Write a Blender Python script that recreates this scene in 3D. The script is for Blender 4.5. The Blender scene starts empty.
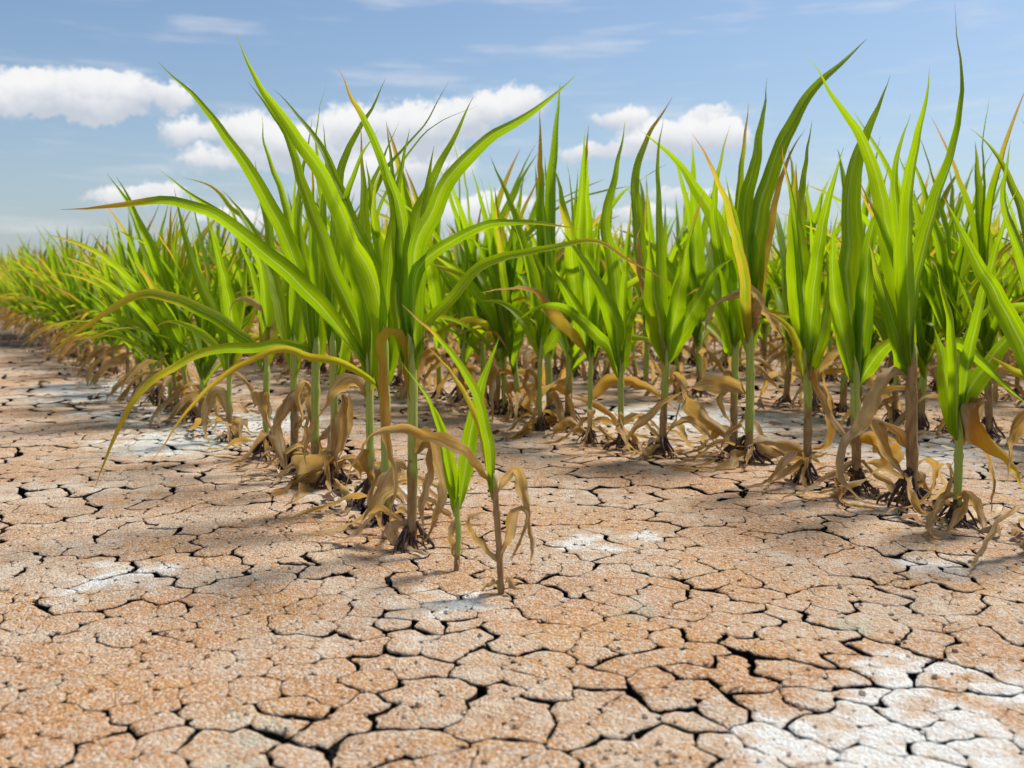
import bpy, math, random
import numpy as np
from mathutils import Vector, Matrix, noise

random.seed(11)
scene = bpy.context.scene
R = math.radians

# ------------------------------------------------------------------ camera
CAM_H, FPX, CX, HY = 0.34, 1000.0, 512.0, 282.0     # eye height, focal length in pixels, principal column, horizon row
cam_d = bpy.data.cameras.new('camera')
cam = bpy.data.objects.new('camera', cam_d)
scene.collection.objects.link(cam)
cam.location = (0, 0, CAM_H)
cam.rotation_euler = (R(90), 0, 0)
cam_d.sensor_width = 36
cam_d.lens = 36 * FPX / 1024
cam_d.shift_y = -(384 - HY) / 1024
cam_d.clip_start, cam_d.clip_end = 0.02, 3000
cam_d.dof.use_dof = True
cam_d.dof.focus_distance = 1.42
cam_d.dof.aperture_fstop = 8.0
scene.camera = cam

# ------------------------------------------------------------------ sky, sun, exposure
SUN_EL, SUN_AZ = R(58), R(52)          # azimuth measured clockwise from the view direction (+Y)
scene.view_settings.view_transform = 'Standard'
scene.view_settings.look = 'None'
scene.view_settings.exposure = 0.54
scene.view_settings.gamma = 1.0
scene.view_settings.use_curve_mapping = False


class NT:
    """small helper for writing node trees"""
    def __init__(s, tree):
        s.t = tree; s.N = tree.nodes; s.L = tree.links

    def put(s, node, idx, v):
        if v is None: return
        if isinstance(v, bpy.types.NodeSocket): s.L.new(v, node.inputs[idx])
        else: node.inputs[idx].default_value = v

    def math(s, op, a, b=None, c=None, clamp=False):
        n = s.N.new('ShaderNodeMath'); n.operation = op; n.use_clamp = clamp
        for i, v in enumerate((a, b, c)): s.put(n, i, v)
        return n.outputs[0]

    def vec(s, op, a, b=None, out=0):
        n = s.N.new('ShaderNodeVectorMath'); n.operation = op
        s.put(n, 0, a); s.put(n, 1, b)
        return n.outputs[out]

    def comb(s, x, y, z):
        n = s.N.new('ShaderNodeCombineXYZ')
        for i, v in enumerate((x, y, z)): s.put(n, i, v)
        return n.outputs[0]

    def sep(s, v):
        n = s.N.new('ShaderNodeSeparateXYZ'); s.put(n, 0, v)
        return n.outputs

    def noise(s, vec, scale, detail=3, rough=0.55, out=0, dist=0.0):
        n = s.N.new('ShaderNodeTexNoise')
        s.put(n, 'Vector', vec); s.put(n, 'Scale', scale); s.put(n, 'Detail', detail); s.put(n, 'Roughness', rough); s.put(n, 'Distortion', dist)
        return n.outputs[out]

    def smooth(s, v, a, b, lo=0.0, hi=1.0):
        n = s.N.new('ShaderNodeMapRange'); n.interpolation_type = 'SMOOTHSTEP'
        for k, x in zip(('Value', 'From Min', 'From Max', 'To Min', 'To Max'), (v, a, b, lo, hi)): s.put(n, k, x)
        return n.outputs[0]

    def mix(s, f, a, b, mode='MIX'):
        n = s.N.new('ShaderNodeMix'); n.data_type = 'RGBA'; n.blend_type = mode; n.clamp_factor = True
        col = lambda c: c if isinstance(c, bpy.types.NodeSocket) else (*c, 1.0)
        s.put(n, 0, f); s.put(n, 6, col(a)); s.put(n, 7, col(b))
        return n.outputs[2]


world = bpy.data.worlds.new('World')
scene.world = world
world.use_nodes = True
world.cycles.sampling_method = 'MANUAL'
world.cycles.sample_map_resolution = 512
wt = NT(world.node_tree)
wt.N.clear()
sky = wt.N.new('ShaderNodeTexSky')
sky.sky_type = 'NISHITA'
sky.sun_disc = False
sky.sun_elevation = SUN_EL
sky.sun_rotation = SUN_AZ
sky.air_density, sky.dust_density, sky.ozone_density = 1.0, 1.6, 1.0
tc = wt.N.new('ShaderNodeTexCoord')
D = wt.vec('NORMALIZE', tc.outputs['Generated'])
dx, dy, dz = wt.sep(D)[:3]
az = wt.math('ARCTAN2', dx, dy)
el = wt.math('ARCSINE', dz)
P0 = wt.comb(az, el, 0.0)
wc = wt.noise(P0, 24.0, 5, 0.70, out=1)
wv = wt.vec('MULTIPLY', wt.vec('SUBTRACT', wc, (0.5, 0.5, 0.5)), (0.046, 0.040, 0))
P1 = wt.vec('ADD', P0, wv)
CLOUDS = [(12, 96, 42, 29), (55, 88, 44, 28), (102, 99, 42, 24), (137, 92, 38, 25), (172, 97, 16, 15), (70, 109, 80, 12),
          (184, 132, 30, 17), (238, 132, 34, 25), (272, 142, 48, 30), (225, 160, 60, 14), (305, 152, 52, 28),
          (342, 130, 42, 30), (388, 128, 52, 32), (434, 128, 52, 32), (484, 113, 52, 26), (528, 102, 32, 22), (405, 168, 90, 26), (352, 186, 70, 20),
          (450, 213, 85, 22), (505, 205, 50, 13), (130, 198, 48, 12), (162, 190, 24, 11),
          (598, 152, 42, 11), (652, 141, 62, 18), (694, 134, 48, 21), (724, 141, 30, 19), (626, 119, 40, 13), (706, 112, 28, 9),
          (690, 195, 52, 11), (640, 213, 42, 9), (560, 238, 110, 19), (255, 220, 60, 10)]
S = T = None
for (px, py, rx, ry) in CLOUDS:
    a0 = math.atan((px - CX) / FPX); e0 = math.atan((HY - py) / FPX * math.cos(a0))
    kx, ky = FPX / rx / 1.08, FPX / ry / 1.08
    n = wt.N.new('ShaderNodeVectorMath'); n.operation = 'MULTIPLY_ADD'
    wt.put(n, 0, P1); wt.put(n, 1, (kx, ky, 0)); wt.put(n, 2, (-a0 * kx, -e0 * ky, 0))
    w = wt.math('SUBTRACT', 1.0, wt.vec('DOT_PRODUCT', n.outputs[0], n.outputs[0], out=1), clamp=True)
    S = w if S is None else wt.math('ADD', S, w)
    T = wt.math('MULTIPLY', w, e0) if T is None else wt.math('MULTIPLY_ADD', w, e0, T)
fb = wt.noise(P0, 27.0, 6, 0.66)
F = wt.math('ADD', S, wt.math('MULTIPLY_ADD', fb, 1.7, -0.88))
# away from the photographed part of the sky the same fair-weather cumulus goes on
gen = wt.noise(wt.vec('MULTIPLY', D, (1, 1, 2.6)), 3.2, 4, 0.6)
away = wt.smooth(wt.math('ABSOLUTE', az), 0.56, 0.75)
high = wt.smooth(el, 0.30, 0.42)
gm = wt.math('MULTIPLY', wt.smooth(gen, 0.54, 0.64), wt.math('MAXIMUM', away, high))
shade = wt.math('DIVIDE', wt.math('SUBTRACT', wt.math('MULTIPLY', el, S), T), wt.math('MULTIPLY_ADD', S, 0.022, 0.001))
bottom = wt.smooth(shade, -0.55, 0.05)
edge = wt.math('MULTIPLY_ADD', bottom, -0.34, 1.10)      # cloud bases fade out softly, tops are crisp
alpha = wt.math('MULTIPLY', wt.smooth(F, 0.14, edge), wt.smooth(S, 0.0, 0.16))
alpha = wt.math('MAXIMUM', alpha, gm)
wisp = wt.noise(wt.vec('MULTIPLY', P0, (5, 34, 1)), 1.0, 3, 0.6)
wisp = wt.math('MULTIPLY', wt.smooth(wisp, 0.50, 0.74), 0.40)
alpha = wt.math('MAXIMUM', wt.math('MULTIPLY', alpha, 0.95), wisp)
lum = wt.math('MULTIPLY_ADD', wt.math('SUBTRACT', fb, 0.5), 1.1, wt.smooth(shade, -0.6, 0.5))
ccol = wt.mix(lum, (4.0, 4.3, 4.85), (6.6, 6.55, 6.5))
skyc = wt.mix(1.0, sky.outputs[0], (0.66, 0.76, 0.84), 'MULTIPLY')
# the haze layer low over the horizon
hz = wt.math('POWER', wt.math('SUBTRACT', 1.0, wt.math('ABSOLUTE', dz), clamp=True), 9.0)
skyc = wt.mix(wt.math('MULTIPLY', hz, 0.55), skyc, (4.4, 4.8, 5.35))
wcol = wt.mix(alpha, skyc, ccol)
bg = wt.N.new('ShaderNodeBackground')
bg.inputs['Strength'].default_value = 0.1
wt.L.new(wcol, bg.inputs['Color'])
wo = wt.N.new('ShaderNodeOutputWorld')
wt.L.new(bg.outputs[0], wo.inputs['Surface'])

sun_d = bpy.data.lights.new('sun', 'SUN')
sun_d.energy = 3.8
sun_d.angle = R(12)                     # sunlight softened by thin cloud: hardly any crisp shadow on the soil
sun_d.color = (1.0, 0.955, 0.88)
sun = bpy.data.objects.new('sun', sun_d)
scene.collection.objects.link(sun)
sv = Vector((math.sin(SUN_AZ) * math.cos(SUN_EL), math.cos(SUN_AZ) * math.cos(SUN_EL), math.sin(SUN_EL)))
sun.rotation_euler = sv.to_track_quat('Z', 'Y').to_euler()
sun.location = sv * 20
scene.cycles.use_adaptive_sampling = True
scene.cycles.adaptive_threshold = 0.02
scene.cycles.max_bounces = 6
scene.cycles.diffuse_bounces = 2
scene.cycles.glossy_bounces = 2
scene.cycles.transmission_bounces = 5
scene.cycles.transparent_max_bounces = 4
scene.cycles.caustics_reflective = scene.cycles.caustics_refractive = False


# ------------------------------------------------------------------ materials
def material(name):
    m = bpy.data.materials.new(name); m.use_nodes = True
    t = NT(m.node_tree); t.N.clear()
    o = t.N.new('ShaderNodeOutputMaterial')
    return m, t, o


def attr(t, name, kind='GEOMETRY'):
    n = t.N.new('ShaderNodeAttribute'); n.attribute_name = name; n.attribute_type = kind
    return n


def soil_surface():
    m, t, o = material('dry_soil_crust')
    g = t.N.new('ShaderNodeNewGeometry')
    P = g.outputs['Position']
    px, py, pz = t.sep(P)[:3]
    big = t.noise(P, 2.2, 3, 0.6)
    big2 = t.noise(t.vec('ADD', P, (3.7, 1.9, 0)), 6.5, 4, 0.65)
    mid = t.noise(P, 13.0, 5, 0.65)
    c = t.mix(t.smooth(big, 0.38, 0.62), (0.45, 0.21, 0.08), (0.44, 0.28, 0.165))
    c = t.mix(t.smooth(big2, 0.46, 0.66), c, (0.50, 0.255, 0.085))
    c = t.mix(t.smooth(mid, 0.50, 0.70, 0.0, 0.8), c, (0.33, 0.155, 0.06))
    fine = t.noise(P, 210.0, 4, 0.7)
    c = t.mix(t.smooth(fine, 0.50, 0.66), c, (0.52, 0.235, 0.065))            # orange grains
    vo = t.N.new('ShaderNodeTexVoronoi'); t.put(vo, 'Vector', t.vec('ADD', P, t.vec('MULTIPLY', t.noise(P, 300.0, 2, 0.5, out=1), (.004, .004, .004)))); t.put(vo, 'Scale', 330.0)
    vr, vg, vb = t.sep(vo.outputs['Color'])[:3]
    c = t.mix(t.smooth(vr, 0.62, 0.85, 0.0, 0.75), c, (0.54, 0.27, 0.10))
    c = t.mix(t.smooth(vg, 0.72, 0.95, 0.0, 0.70), c, (0.25, 0.13, 0.07))
    # white salt bloom: grains everywhere, closing up into patches in places
    spots = None
    wob = t.math('MULTIPLY_ADD', t.noise(P, 16.0, 5, 0.7), 0.22, -0.10)
    for (ax, ay, ar, st) in [(775, 736, .06, 1.0), (930, 742, .12, 1.0), (905, 672, .07, .85), (1010, 690, .06, .85), (120, 575, .07, .55), (660, 540, .03, .7),
                             (600, 490, .08, .35), (800, 560, .06, .3), (235, 424, .22, 1.0), (180, 442, .2, .95), (140, 415, .2, .7), (420, 610, .12, .35),
                             (360, 500, .12, .7), (455, 605, .05, .7), (580, 545, .05, .6), (110, 390, .35, .7), (700, 420, .4, .55), (940, 565, .06, .5), (930, 450, .25, .5)]:
        Y = CAM_H * FPX / (ay - HY); X = (ax - CX) / FPX * Y
        d = t.math('ADD', t.vec('DISTANCE', t.comb(px, py, 0.0), (X, Y, 0), out=1), wob)
        v = t.smooth(d, ar * 1.5, ar * 0.2, 0.0, st)
        spots = v if spots is None else t.math('MAXIMUM', spots, v)
    sn = t.noise(P, 26.0, 6, 0.68)
    salt = t.math('ADD', t.math('MULTIPLY_ADD', t.math('SUBTRACT', big, 0.5), 0.75, t.math('MULTIPLY', sn, 0.94)), t.math('MULTIPLY', spots, 0.46))
    saltm = t.smooth(salt, 0.50, 0.76)
    pale = t.math('MULTIPLY', t.smooth(t.noise(t.vec('ADD', P, (9.1, 4.3, 0)), 5.0, 6, 0.68), 0.44, 0.62), t.smooth(t.noise(P, 60.0, 4, 0.7), 0.30, 0.60))
    c = t.mix(t.math('MULTIPLY', pale, 0.60), c, (0.55, 0.465, 0.365))
    gr = t.noise(P, 300.0, 3, 0.75)
    grain = t.smooth(t.math('ADD', gr, t.math('MULTIPLY', saltm, 0.26)), 0.50, 0.64)
    grain = t.math('MAXIMUM', grain, t.smooth(t.math('ADD', vb, t.math('MULTIPLY', saltm, 0.35)), 0.66, 0.88))
    c = t.mix(t.math('MULTIPLY', grain, 0.66), c, (0.64, 0.565, 0.465))
    solid = t.math('MULTIPLY', t.smooth(salt, 0.66, 0.80), t.smooth(t.noise(P, 75.0, 5, 0.75), 0.34, 0.54))
    c = t.mix(t.math('MULTIPLY', solid, 0.9), c, (0.72, 0.72, 0.69))
    # faint green algae film
    gsp = None
    for (ax, ay, ar) in [(205, 442, .22), (150, 425, .2), (285, 735, .035), (235, 760, .03), (640, 612, .04), (860, 625, .04)]:
        Y = CAM_H * FPX / (ay - HY); X = (ax - CX) / FPX * Y
        v = t.smooth(t.vec('DISTANCE', t.comb(px, py, 0.0), (X, Y, 0), out=1), ar * 1.4, ar * .2, 0.0, .24)
        gsp = v if gsp is None else t.math('MAXIMUM', gsp, v)
    alg = t.math('MULTIPLY', t.smooth(t.math('ADD', gsp, t.noise(P, 17.0, 4, 0.6)), 0.61, 0.74), t.smooth(gr, 0.40, 0.6))
    c = t.mix(t.math('MULTIPLY', alg, 0.6), c, (0.36, 0.45, 0.36))
    dk = t.noise(P, 330.0, 3, 0.75)
    c = t.mix(t.math('MULTIPLY', t.smooth(dk, 0.56, 0.72), 0.55), c, (0.20, 0.115, 0.07))   # dark grit
    # dark brown patch of ground at the far left, its rim broken by noise
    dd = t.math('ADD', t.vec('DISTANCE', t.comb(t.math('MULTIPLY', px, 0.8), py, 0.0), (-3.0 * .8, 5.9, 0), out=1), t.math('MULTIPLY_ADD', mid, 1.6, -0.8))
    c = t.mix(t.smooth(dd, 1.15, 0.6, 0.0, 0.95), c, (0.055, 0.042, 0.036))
    rooty = t.noise(P, 7.0, 5, 0.65)
    c = t.mix(t.math('MULTIPLY', t.smooth(rooty, 0.60, 0.78), 0.4), c, (0.27, 0.16, 0.10))
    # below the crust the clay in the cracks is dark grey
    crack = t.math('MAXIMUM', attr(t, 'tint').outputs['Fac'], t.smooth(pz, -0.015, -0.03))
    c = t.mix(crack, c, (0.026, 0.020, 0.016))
    b = t.N.new('ShaderNodeBsdfPrincipled')
    t.put(b, 'Base Color', c); t.put(b, 'Roughness', 0.95); t.put(b, 'Specular IOR Level', 0.15)
    hgt = t.math('ADD', t.math('MULTIPLY', t.noise(P, 170.0, 5, 0.75), 1.0), t.math('MULTIPLY', t.noise(P, 42.0, 4, 0.6), 1.6))
    hgt = t.math('SUBTRACT', hgt, t.math('MULTIPLY', vo.outputs['Distance'], 0.8))
    bp = t.N.new('ShaderNodeBump'); t.put(bp, 'Strength', 0.9); t.put(bp, 'Distance', 0.004); t.put(bp, 'Height', hgt)
    t.L.new(bp.outputs[0], b.inputs['Normal'])
    t.L.new(b.outputs[0], o.inputs['Surface'])
    return m


def leaf_material():
    m, t, o = material('corn_leaf')
    uv = t.N.new('ShaderNodeUVMap').outputs[0]
    u, v, _ = t.sep(uv)[:3]
    dry0 = attr(t, 'dry').outputs['Fac']
    tint = attr(t, 'tint').outputs['Fac']
    oi = t.N.new('ShaderNodeObjectInfo').outputs['Random']
    seed = t.math('MULTIPLY_ADD', tint, 37.0, t.math('MULTIPLY', oi, 19.0))
    off = t.math('ABSOLUTE', t.math('SUBTRACT', u, 0.5))
    streak = t.noise(t.comb(t.math('MULTIPLY', u, 9.0), t.math('MULTIPLY', v, 1.5), seed), 1.0, 3, 0.6)
    vein = t.noise(t.comb(t.math('MULTIPLY', u, 46.0), t.math('MULTIPLY', v, 0.8), seed), 1.0, 2, 0.5)
    blot = t.noise(t.comb(t.math('MULTIPLY', u, 2.5), t.math('MULTIPLY', v, 6.0), seed), 1.0, 4, 0.65)
    # dryness eats in from the margins and in streaks
    dry = t.math('ADD', dry0, t.math('MULTIPLY', t.math('MULTIPLY_ADD', blot, 1.0, -0.5), t.smooth(dry0, 0.02, 0.35, 0.10, 0.75)))
    dry = t.math('ADD', dry, t.math('MULTIPLY', t.math('POWER', t.math('MULTIPLY', off, 2.0), 5.0), t.smooth(dry0, 0.03, 0.4, 0.03, 0.30)))
    g1 = t.mix(t.smooth(tint, 0.0, 1.0), (0.045, 0.165, 0.005), (0.205, 0.365, 0.004))
    g2 = t.mix(t.smooth(streak, 0.42, 0.66), g1, (0.32, 0.44, 0.004))
    g2 = t.mix(t.math('MULTIPLY', t.smooth(vein, 0.46, 0.62), 0.55), g2, (0.045, 0.135, 0.008))
    g2 = t.mix(t.smooth(off, 0.055, 0.022, 0.0, 0.6), g2, (0.42, 0.53, 0.20))            # pale midrib
    yel = t.mix(t.smooth(dry, 0.10, 0.36), g2, (0.50, 0.37, 0.022))
    org = t.mix(t.smooth(dry, 0.42, 0.64), yel, (0.42, 0.215, 0.045))
    tanc = t.mix(t.smooth(blot, 0.36, 0.64), (0.31, 0.185, 0.065), (0.56, 0.44, 0.26))
    tanc = t.mix(t.smooth(tint, 0.72, 0.9, 0.0, 0.7), tanc, (0.42, 0.36, 0.27))
    tanc = t.mix(t.smooth(streak, 0.54, 0.70), tanc, (0.24, 0.12, 0.04))
    col = t.mix(t.smooth(dry, 0.66, 0.88), org, tanc)
    vn = t.math('MULTIPLY', vein, 1.0)
    bp = t.N.new('ShaderNodeBump'); t.put(bp, 'Strength', 0.2); t.put(bp, 'Distance', 0.0004)
    t.put(bp, 'Height', t.math('ADD', vn, t.math('MULTIPLY', blot, 2.0)))
    b = t.N.new('ShaderNodeBsdfPrincipled')
    t.put(b, 'Base Color', col)
    t.put(b, 'Roughness', t.smooth(dry, 0.3, 0.8, 0.48, 0.8)); t.put(b, 'Specular IOR Level', t.smooth(dry, 0.3, 0.8, 0.26, 0.15))
    t.L.new(bp.outputs[0], b.inputs['Normal'])
    tr = t.N.new('ShaderNodeBsdfTranslucent')
    tcol = t.mix(0.52, col, t.mix(t.smooth(dry, 0.1, 0.5), (0.49, 0.68, 0.0), (0.70, 0.42, 0.06)))
    t.put(tr, 'Color', tcol)
    mx = t.N.new('ShaderNodeMixShader')
    t.put(mx, 0, t.smooth(dry, 0.3, 0.85, 0.62, 0.46))
    t.L.new(b.outputs[0], mx.inputs[1]); t.L.new(tr.outputs[0], mx.inputs[2])
    t.L.new(mx.outputs[0], o.inputs['Surface'])
    return m


def stalk_material():
    m, t, o = material('corn_stalk')
    uv = t.N.new('ShaderNodeUVMap').outputs[0]
    u, v, _ = t.sep(uv)[:3]
    dry0 = attr(t, 'dry').outputs['Fac']
    oi = t.N.new('ShaderNodeObjectInfo').outputs['Random']
    seed = t.math('MULTIPLY', oi, 31.0)
    st = t.noise(t.comb(t.math('MULTIPLY', u, 14.0), t.math('MULTIPLY', v, 2.0), seed), 1.0, 4, 0.6)
    bl = t.noise(t.comb(t.math('MULTIPLY', u, 3.0), t.math('MULTIPLY', v, 9.0), seed), 1.0, 4, 0.6)
    dry = t.math('ADD', dry0, t.math('MULTIPLY_ADD', st, 0.5, -0.25))
    g = t.mix(t.smooth(st, 0.38, 0.64), (0.34, 0.45, 0.07), (0.52, 0.57, 0.16))
    y = t.mix(t.smooth(dry, 0.22, 0.45), g, (0.36, 0.30, 0.07))
    br = t.mix(t.smooth(bl, 0.40, 0.62), (0.44, 0.30, 0.14), (0.31, 0.18, 0.08))
    br = t.mix(t.smooth(st, 0.58, 0.72), br, (0.52, 0.41, 0.25))
    c = t.mix(t.smooth(dry, 0.45, 0.65), y, br)
    c = t.mix(t.smooth(dry, 1.05, 1.4), c, (0.10, 0.045, 0.03))       # purplish foot
    b = t.N.new('ShaderNodeBsdfPrincipled')
    t.put(b, 'Base Color', c); t.put(b, 'Roughness', 0.55); t.put(b, 'Specular IOR Level', 0.35)
    bp = t.N.new('ShaderNodeBump'); t.put(bp, 'Strength', 0.4); t.put(bp, 'Distance', 0.001); t.put(bp, 'Height', st)
    t.L.new(bp.outputs[0], b.inputs['Normal'])
    tr = t.N.new('ShaderNodeBsdfTranslucent'); t.put(tr, 'Color', c)
    mx = t.N.new('ShaderNodeMixShader'); t.put(mx, 0, 0.25)
    t.L.new(b.outputs[0], mx.inputs[1]); t.L.new(tr.outputs[0], mx.inputs[2])
    t.L.new(mx.outputs[0], o.inputs['Surface'])
    return m


def root_material():
    m, t, o = material('brace_root')
    g = t.N.new('ShaderNodeNewGeometry')
    n = t.noise(g.outputs['Position'], 120.0, 3, 0.6)
    c = t.mix(t.smooth(n, 0.4, 0.65), (0.035, 0.018, 0.018), (0.13, 0.065, 0.038))
    b = t.N.new('ShaderNodeBsdfPrincipled')
    t.put(b, 'Base Color', c); t.put(b, 'Roughness', 0.75)
    t.L.new(b.outputs[0], o.inputs['Surface'])
    return m


def litter_material():
    m, t, o = material('leaf_litter')
    tint = attr(t, 'tint').outputs['Fac']
    c = t.mix(t.smooth(tint, 0.0, 0.5), (0.10, 0.05, 0.028), (0.30, 0.165, 0.07))
    c = t.mix(t.smooth(tint, 0.5, 1.0), c, (0.50, 0.39, 0.24))
    b = t.N.new('ShaderNodeBsdfPrincipled')
    t.put(b, 'Base Color', c); t.put(b, 'Roughness', 0.85); t.put(b, 'Specular IOR Level', 0.2)
    t.L.new(b.outputs[0], o.inputs['Surface'])
    return m


M_SOIL, M_LEAF, M_STALK, M_ROOT, M_LITTER = soil_surface(), leaf_material(), stalk_material(), root_material(), litter_material()


# ------------------------------------------------------------------ object helpers
COL = scene.collection


def link(name, data, parent=None):
    o = bpy.data.objects.new(name, data); COL.objects.link(o)
    if parent is not None: o.parent = parent
    return o


def tag(o, label=None, cat=None, group=None, kind=None):
    for k, v in (('label', label), ('category', cat), ('group', group), ('kind', kind)):
        if v: o[k] = v
    return o


def mesh_from(name, V, F, mat, smooth=True, uv=None, dry=None, tint=None):
    """V (n,3), F list/array of polygons, uv per vertex (n,2), dry / tint per vertex"""
    me = bpy.data.meshes.new(name)
    V = np.asarray(V, dtype=np.float32)
    if isinstance(F, np.ndarray):
        k = F.shape[1]
        me.vertices.add(len(V)); me.vertices.foreach_set('co', V.ravel())
        me.loops.add(F.size); me.loops.foreach_set('vertex_index', F.astype(np.int32).ravel())
        me.polygons.add(len(F)); me.polygons.foreach_set('loop_start', np.arange(0, F.size, k, dtype=np.int32))
        me.update(calc_edges=True)
    else:
        me.from_pydata(V.tolist(), [], F); me.update()
    if uv is not None:
        li = np.empty(len(me.loops), dtype=np.int32); me.loops.foreach_get('vertex_index', li)
        l = me.uv_layers.new(name='UVMap')
        l.data.foreach_set('uv', np.asarray(uv, dtype=np.float32)[li].ravel())
    for nm, arr in (('dry', dry), ('tint', tint)):
        if arr is not None:
            a = me.attributes.new(nm, 'FLOAT', 'POINT'); a.data.foreach_set('value', np.asarray(arr, dtype=np.float32))
    me.materials.append(mat)
    if smooth: me.polygons.foreach_set('use_smooth', np.ones(len(me.polygons), dtype=bool))
    return me


# ------------------------------------------------------------------ the ground: a clay sheet with cracked crust plates lying on it
def ground_at(px, py):
    Y = CAM_H * FPX / (py - HY)
    return (px - CX) / FPX * Y, Y


def in_region(x, y, m=0.0):
    return 0.42 - m < y < 6.3 + m and abs(x) < 0.64 * y + 0.34 + m


def n01(p): return noise.noise(p) * 0.5 + 0.5


def build_ground():
    xs = sorted(set([-2000, -500, -150, -60, -30, -18, -12] + [round(-9 + .15 * i, 3) for i in range(121)] + [12, 18, 30, 60, 150, 500, 2000]))
    ys = sorted(set([-300, -50, -10, -3, -1] + [round(-.4 + .15 * i, 3) for i in range(60)] + [9, 10, 12, 15, 20, 30, 60, 150, 500, 2500]))
    V = []; F = []
    for y in ys:
        for x in xs:
            z = -0.058 if in_region(x, y, -0.10) else -0.006
            z += 0.004 * noise.noise(Vector((x * 1.3, y * 1.3, 3.1))) if abs(x) < 15 and abs(y) < 20 else 0
            V.append((x, y, z))
    nx = len(xs)
    for j in range(len(ys) - 1):
        for i in range(nx - 1):
            a = j * nx + i
            F.append((a, a + 1, a + nx + 1, a + nx))
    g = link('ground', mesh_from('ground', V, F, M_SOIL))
    tag(g, 'dry salt-crusted orange-brown soil cracked into plates', 'ground', kind='structure')

    seeds_px = [(45, 735), (100, 768), (150, 712), (235, 712), (300, 752), (215, 768), (62, 668), (190, 668), (140, 628), (312, 645), (40, 630), (225, 622), (300, 700), (345, 715),
                (390, 606), (430, 640), (546, 673), (513, 626), (406, 662), (455, 615), (406, 706), (513, 719), (629, 719), (545, 756), (390, 753), (450, 768), (606, 632), (606, 603), (655, 606),
                (658, 645), (668, 690), (660, 756), (720, 627), (790, 644), (730, 681), (797, 681), (780, 728), (881, 735), (955, 725), (935, 661), (1004, 654), (881, 620), (948, 604), (866, 650), (1000, 617),
                (831, 597), (780, 577), (868, 567), (932, 574), (985, 574), (797, 540), (714, 564), (700, 604), (747, 590), (881, 540), (712, 538), (655, 563), (590, 543), (640, 533), (712, 518), (696, 503),
                (623, 490), (580, 517), (762, 506), (772, 526), (563, 606), (620, 580), (50, 536), (55, 502), (110, 500), (150, 538), (126, 478), (213, 523), (246, 540), (66, 478), (282, 550), (199, 497),
                (120, 585), (55, 578), (190, 572), (255, 580), (310, 588), (345, 565), (330, 612), (440, 575), (520, 560), (720, 745), (1010, 760), (850, 768), (905, 765), (835, 700)]
    pts = [ground_at(x, y) for x, y in seeds_px]
    rnd = random.Random(5)

    class Near:
        def __init__(q, c): q.c = c; q.g = {}; q.p = []
        def add(q, x, y): q.g.setdefault((int(x // q.c), int(y // q.c)), []).append(len(q.p)); q.p.append((x, y))
        def around(q, x, y, k):
            kx, ky = int(x // q.c), int(y // q.c)
            return [i for a in range(-k, k + 1) for b in range(-k, k + 1) for i in q.g.get((kx + a, ky + b), ())]
        def free(q, x, y, r): return all((q.p[i][0] - x) ** 2 + (q.p[i][1] - y) ** 2 >= r * r for i in q.around(x, y, 1))
    big = Near(.17)                                   # plate centres
    for p in pts: big.add(*p)
    for _ in range(40000):
        y = rnd.uniform(.1, 6.9); x = rnd.uniform(-.72 * y - .8, .72 * y + .8)
        if big.free(x, y, rnd.choice((.13, .15, .165))): big.add(x, y)
    def owner(x, y):
        wx, wy = noise.noise(Vector((x * 9, y * 9, 1))) * .03, noise.noise(Vector((x * 9, y * 9, 8))) * .03
        return min(big.around(x, y, 2), key=lambda i: (big.p[i][0] - x - wx) ** 2 + (big.p[i][1] - y - wy) ** 2)
    # each plate is a union of small angular grains of crust, so that its outline runs jagged
    sm_ = Near(.12)
    for (y0, y1, r, tries) in ((.3, 1.5, .030, 26000), (1.5, 2.6, .046, 16000), (2.6, 6.7, .088, 40000)):
        for _ in range(tries):
            y = rnd.uniform(y0, y1); x = rnd.uniform(-.70 * y - .6, .70 * y + .6)
            if sm_.free(x, y, r * rnd.uniform(.75, 1.25)): sm_.add(x, y)
    own = [owner(*p) for p in sm_.p]
    def warp(x, y):
        p = Vector((x, y, 0))
        a = noise.noise_vector(p * 13.0 + Vector((7, 3, 1))) * 0.010
        b = noise.noise_vector(p * 42.0) * 0.0075
        c = noise.noise_vector(p * 120.0) * 0.0034
        return x + a.x + b.x + c.x, y + a.y + b.y + c.y
    plates = {}
    for i, (sx, sy) in enumerate(sm_.p):
        if not in_region(sx, sy, 0.03): continue
        poly = [(sx - .4, sy - .4), (sx + .4, sy - .4), (sx + .4, sy + .4), (sx - .4, sy + .4)]; lab = [-1] * 4
        nb = sorted(((sm_.p[j][0] - sx) ** 2 + (sm_.p[j][1] - sy) ** 2, j) for j in sm_.around(sx, sy, 1 if sy < 2.4 else 2) if j != i)
        for d2, j in nb:
            if d2 > 4.1 * max((p[0] - sx) ** 2 + (p[1] - sy) ** 2 for p in poly): break
            mx, my = (sx + sm_.p[j][0]) / 2, (sy + sm_.p[j][1]) / 2
            nx_, ny_ = sm_.p[j][0] - sx, sm_.p[j][1] - sy
            out = []; ol = []
            n = len(poly)
            for k in range(n):
                A, B = poly[k], poly[(k + 1) % n]
                da = (A[0] - mx) * nx_ + (A[1] - my) * ny_; db = (B[0] - mx) * nx_ + (B[1] - my) * ny_
                if da <= 0:
                    out.append(A); ol.append(lab[k])
                    if db > 0:
                        q = da / (da - db); out.append((A[0] + (B[0] - A[0]) * q, A[1] + (B[1] - A[1]) * q)); ol.append(j)
                elif db <= 0:
                    q = da / (da - db); out.append((A[0] + (B[0] - A[0]) * q, A[1] + (B[1] - A[1]) * q)); ol.append(lab[k])
            poly, lab = out, ol
        if len(poly) < 3 or -1 in lab: continue
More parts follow.
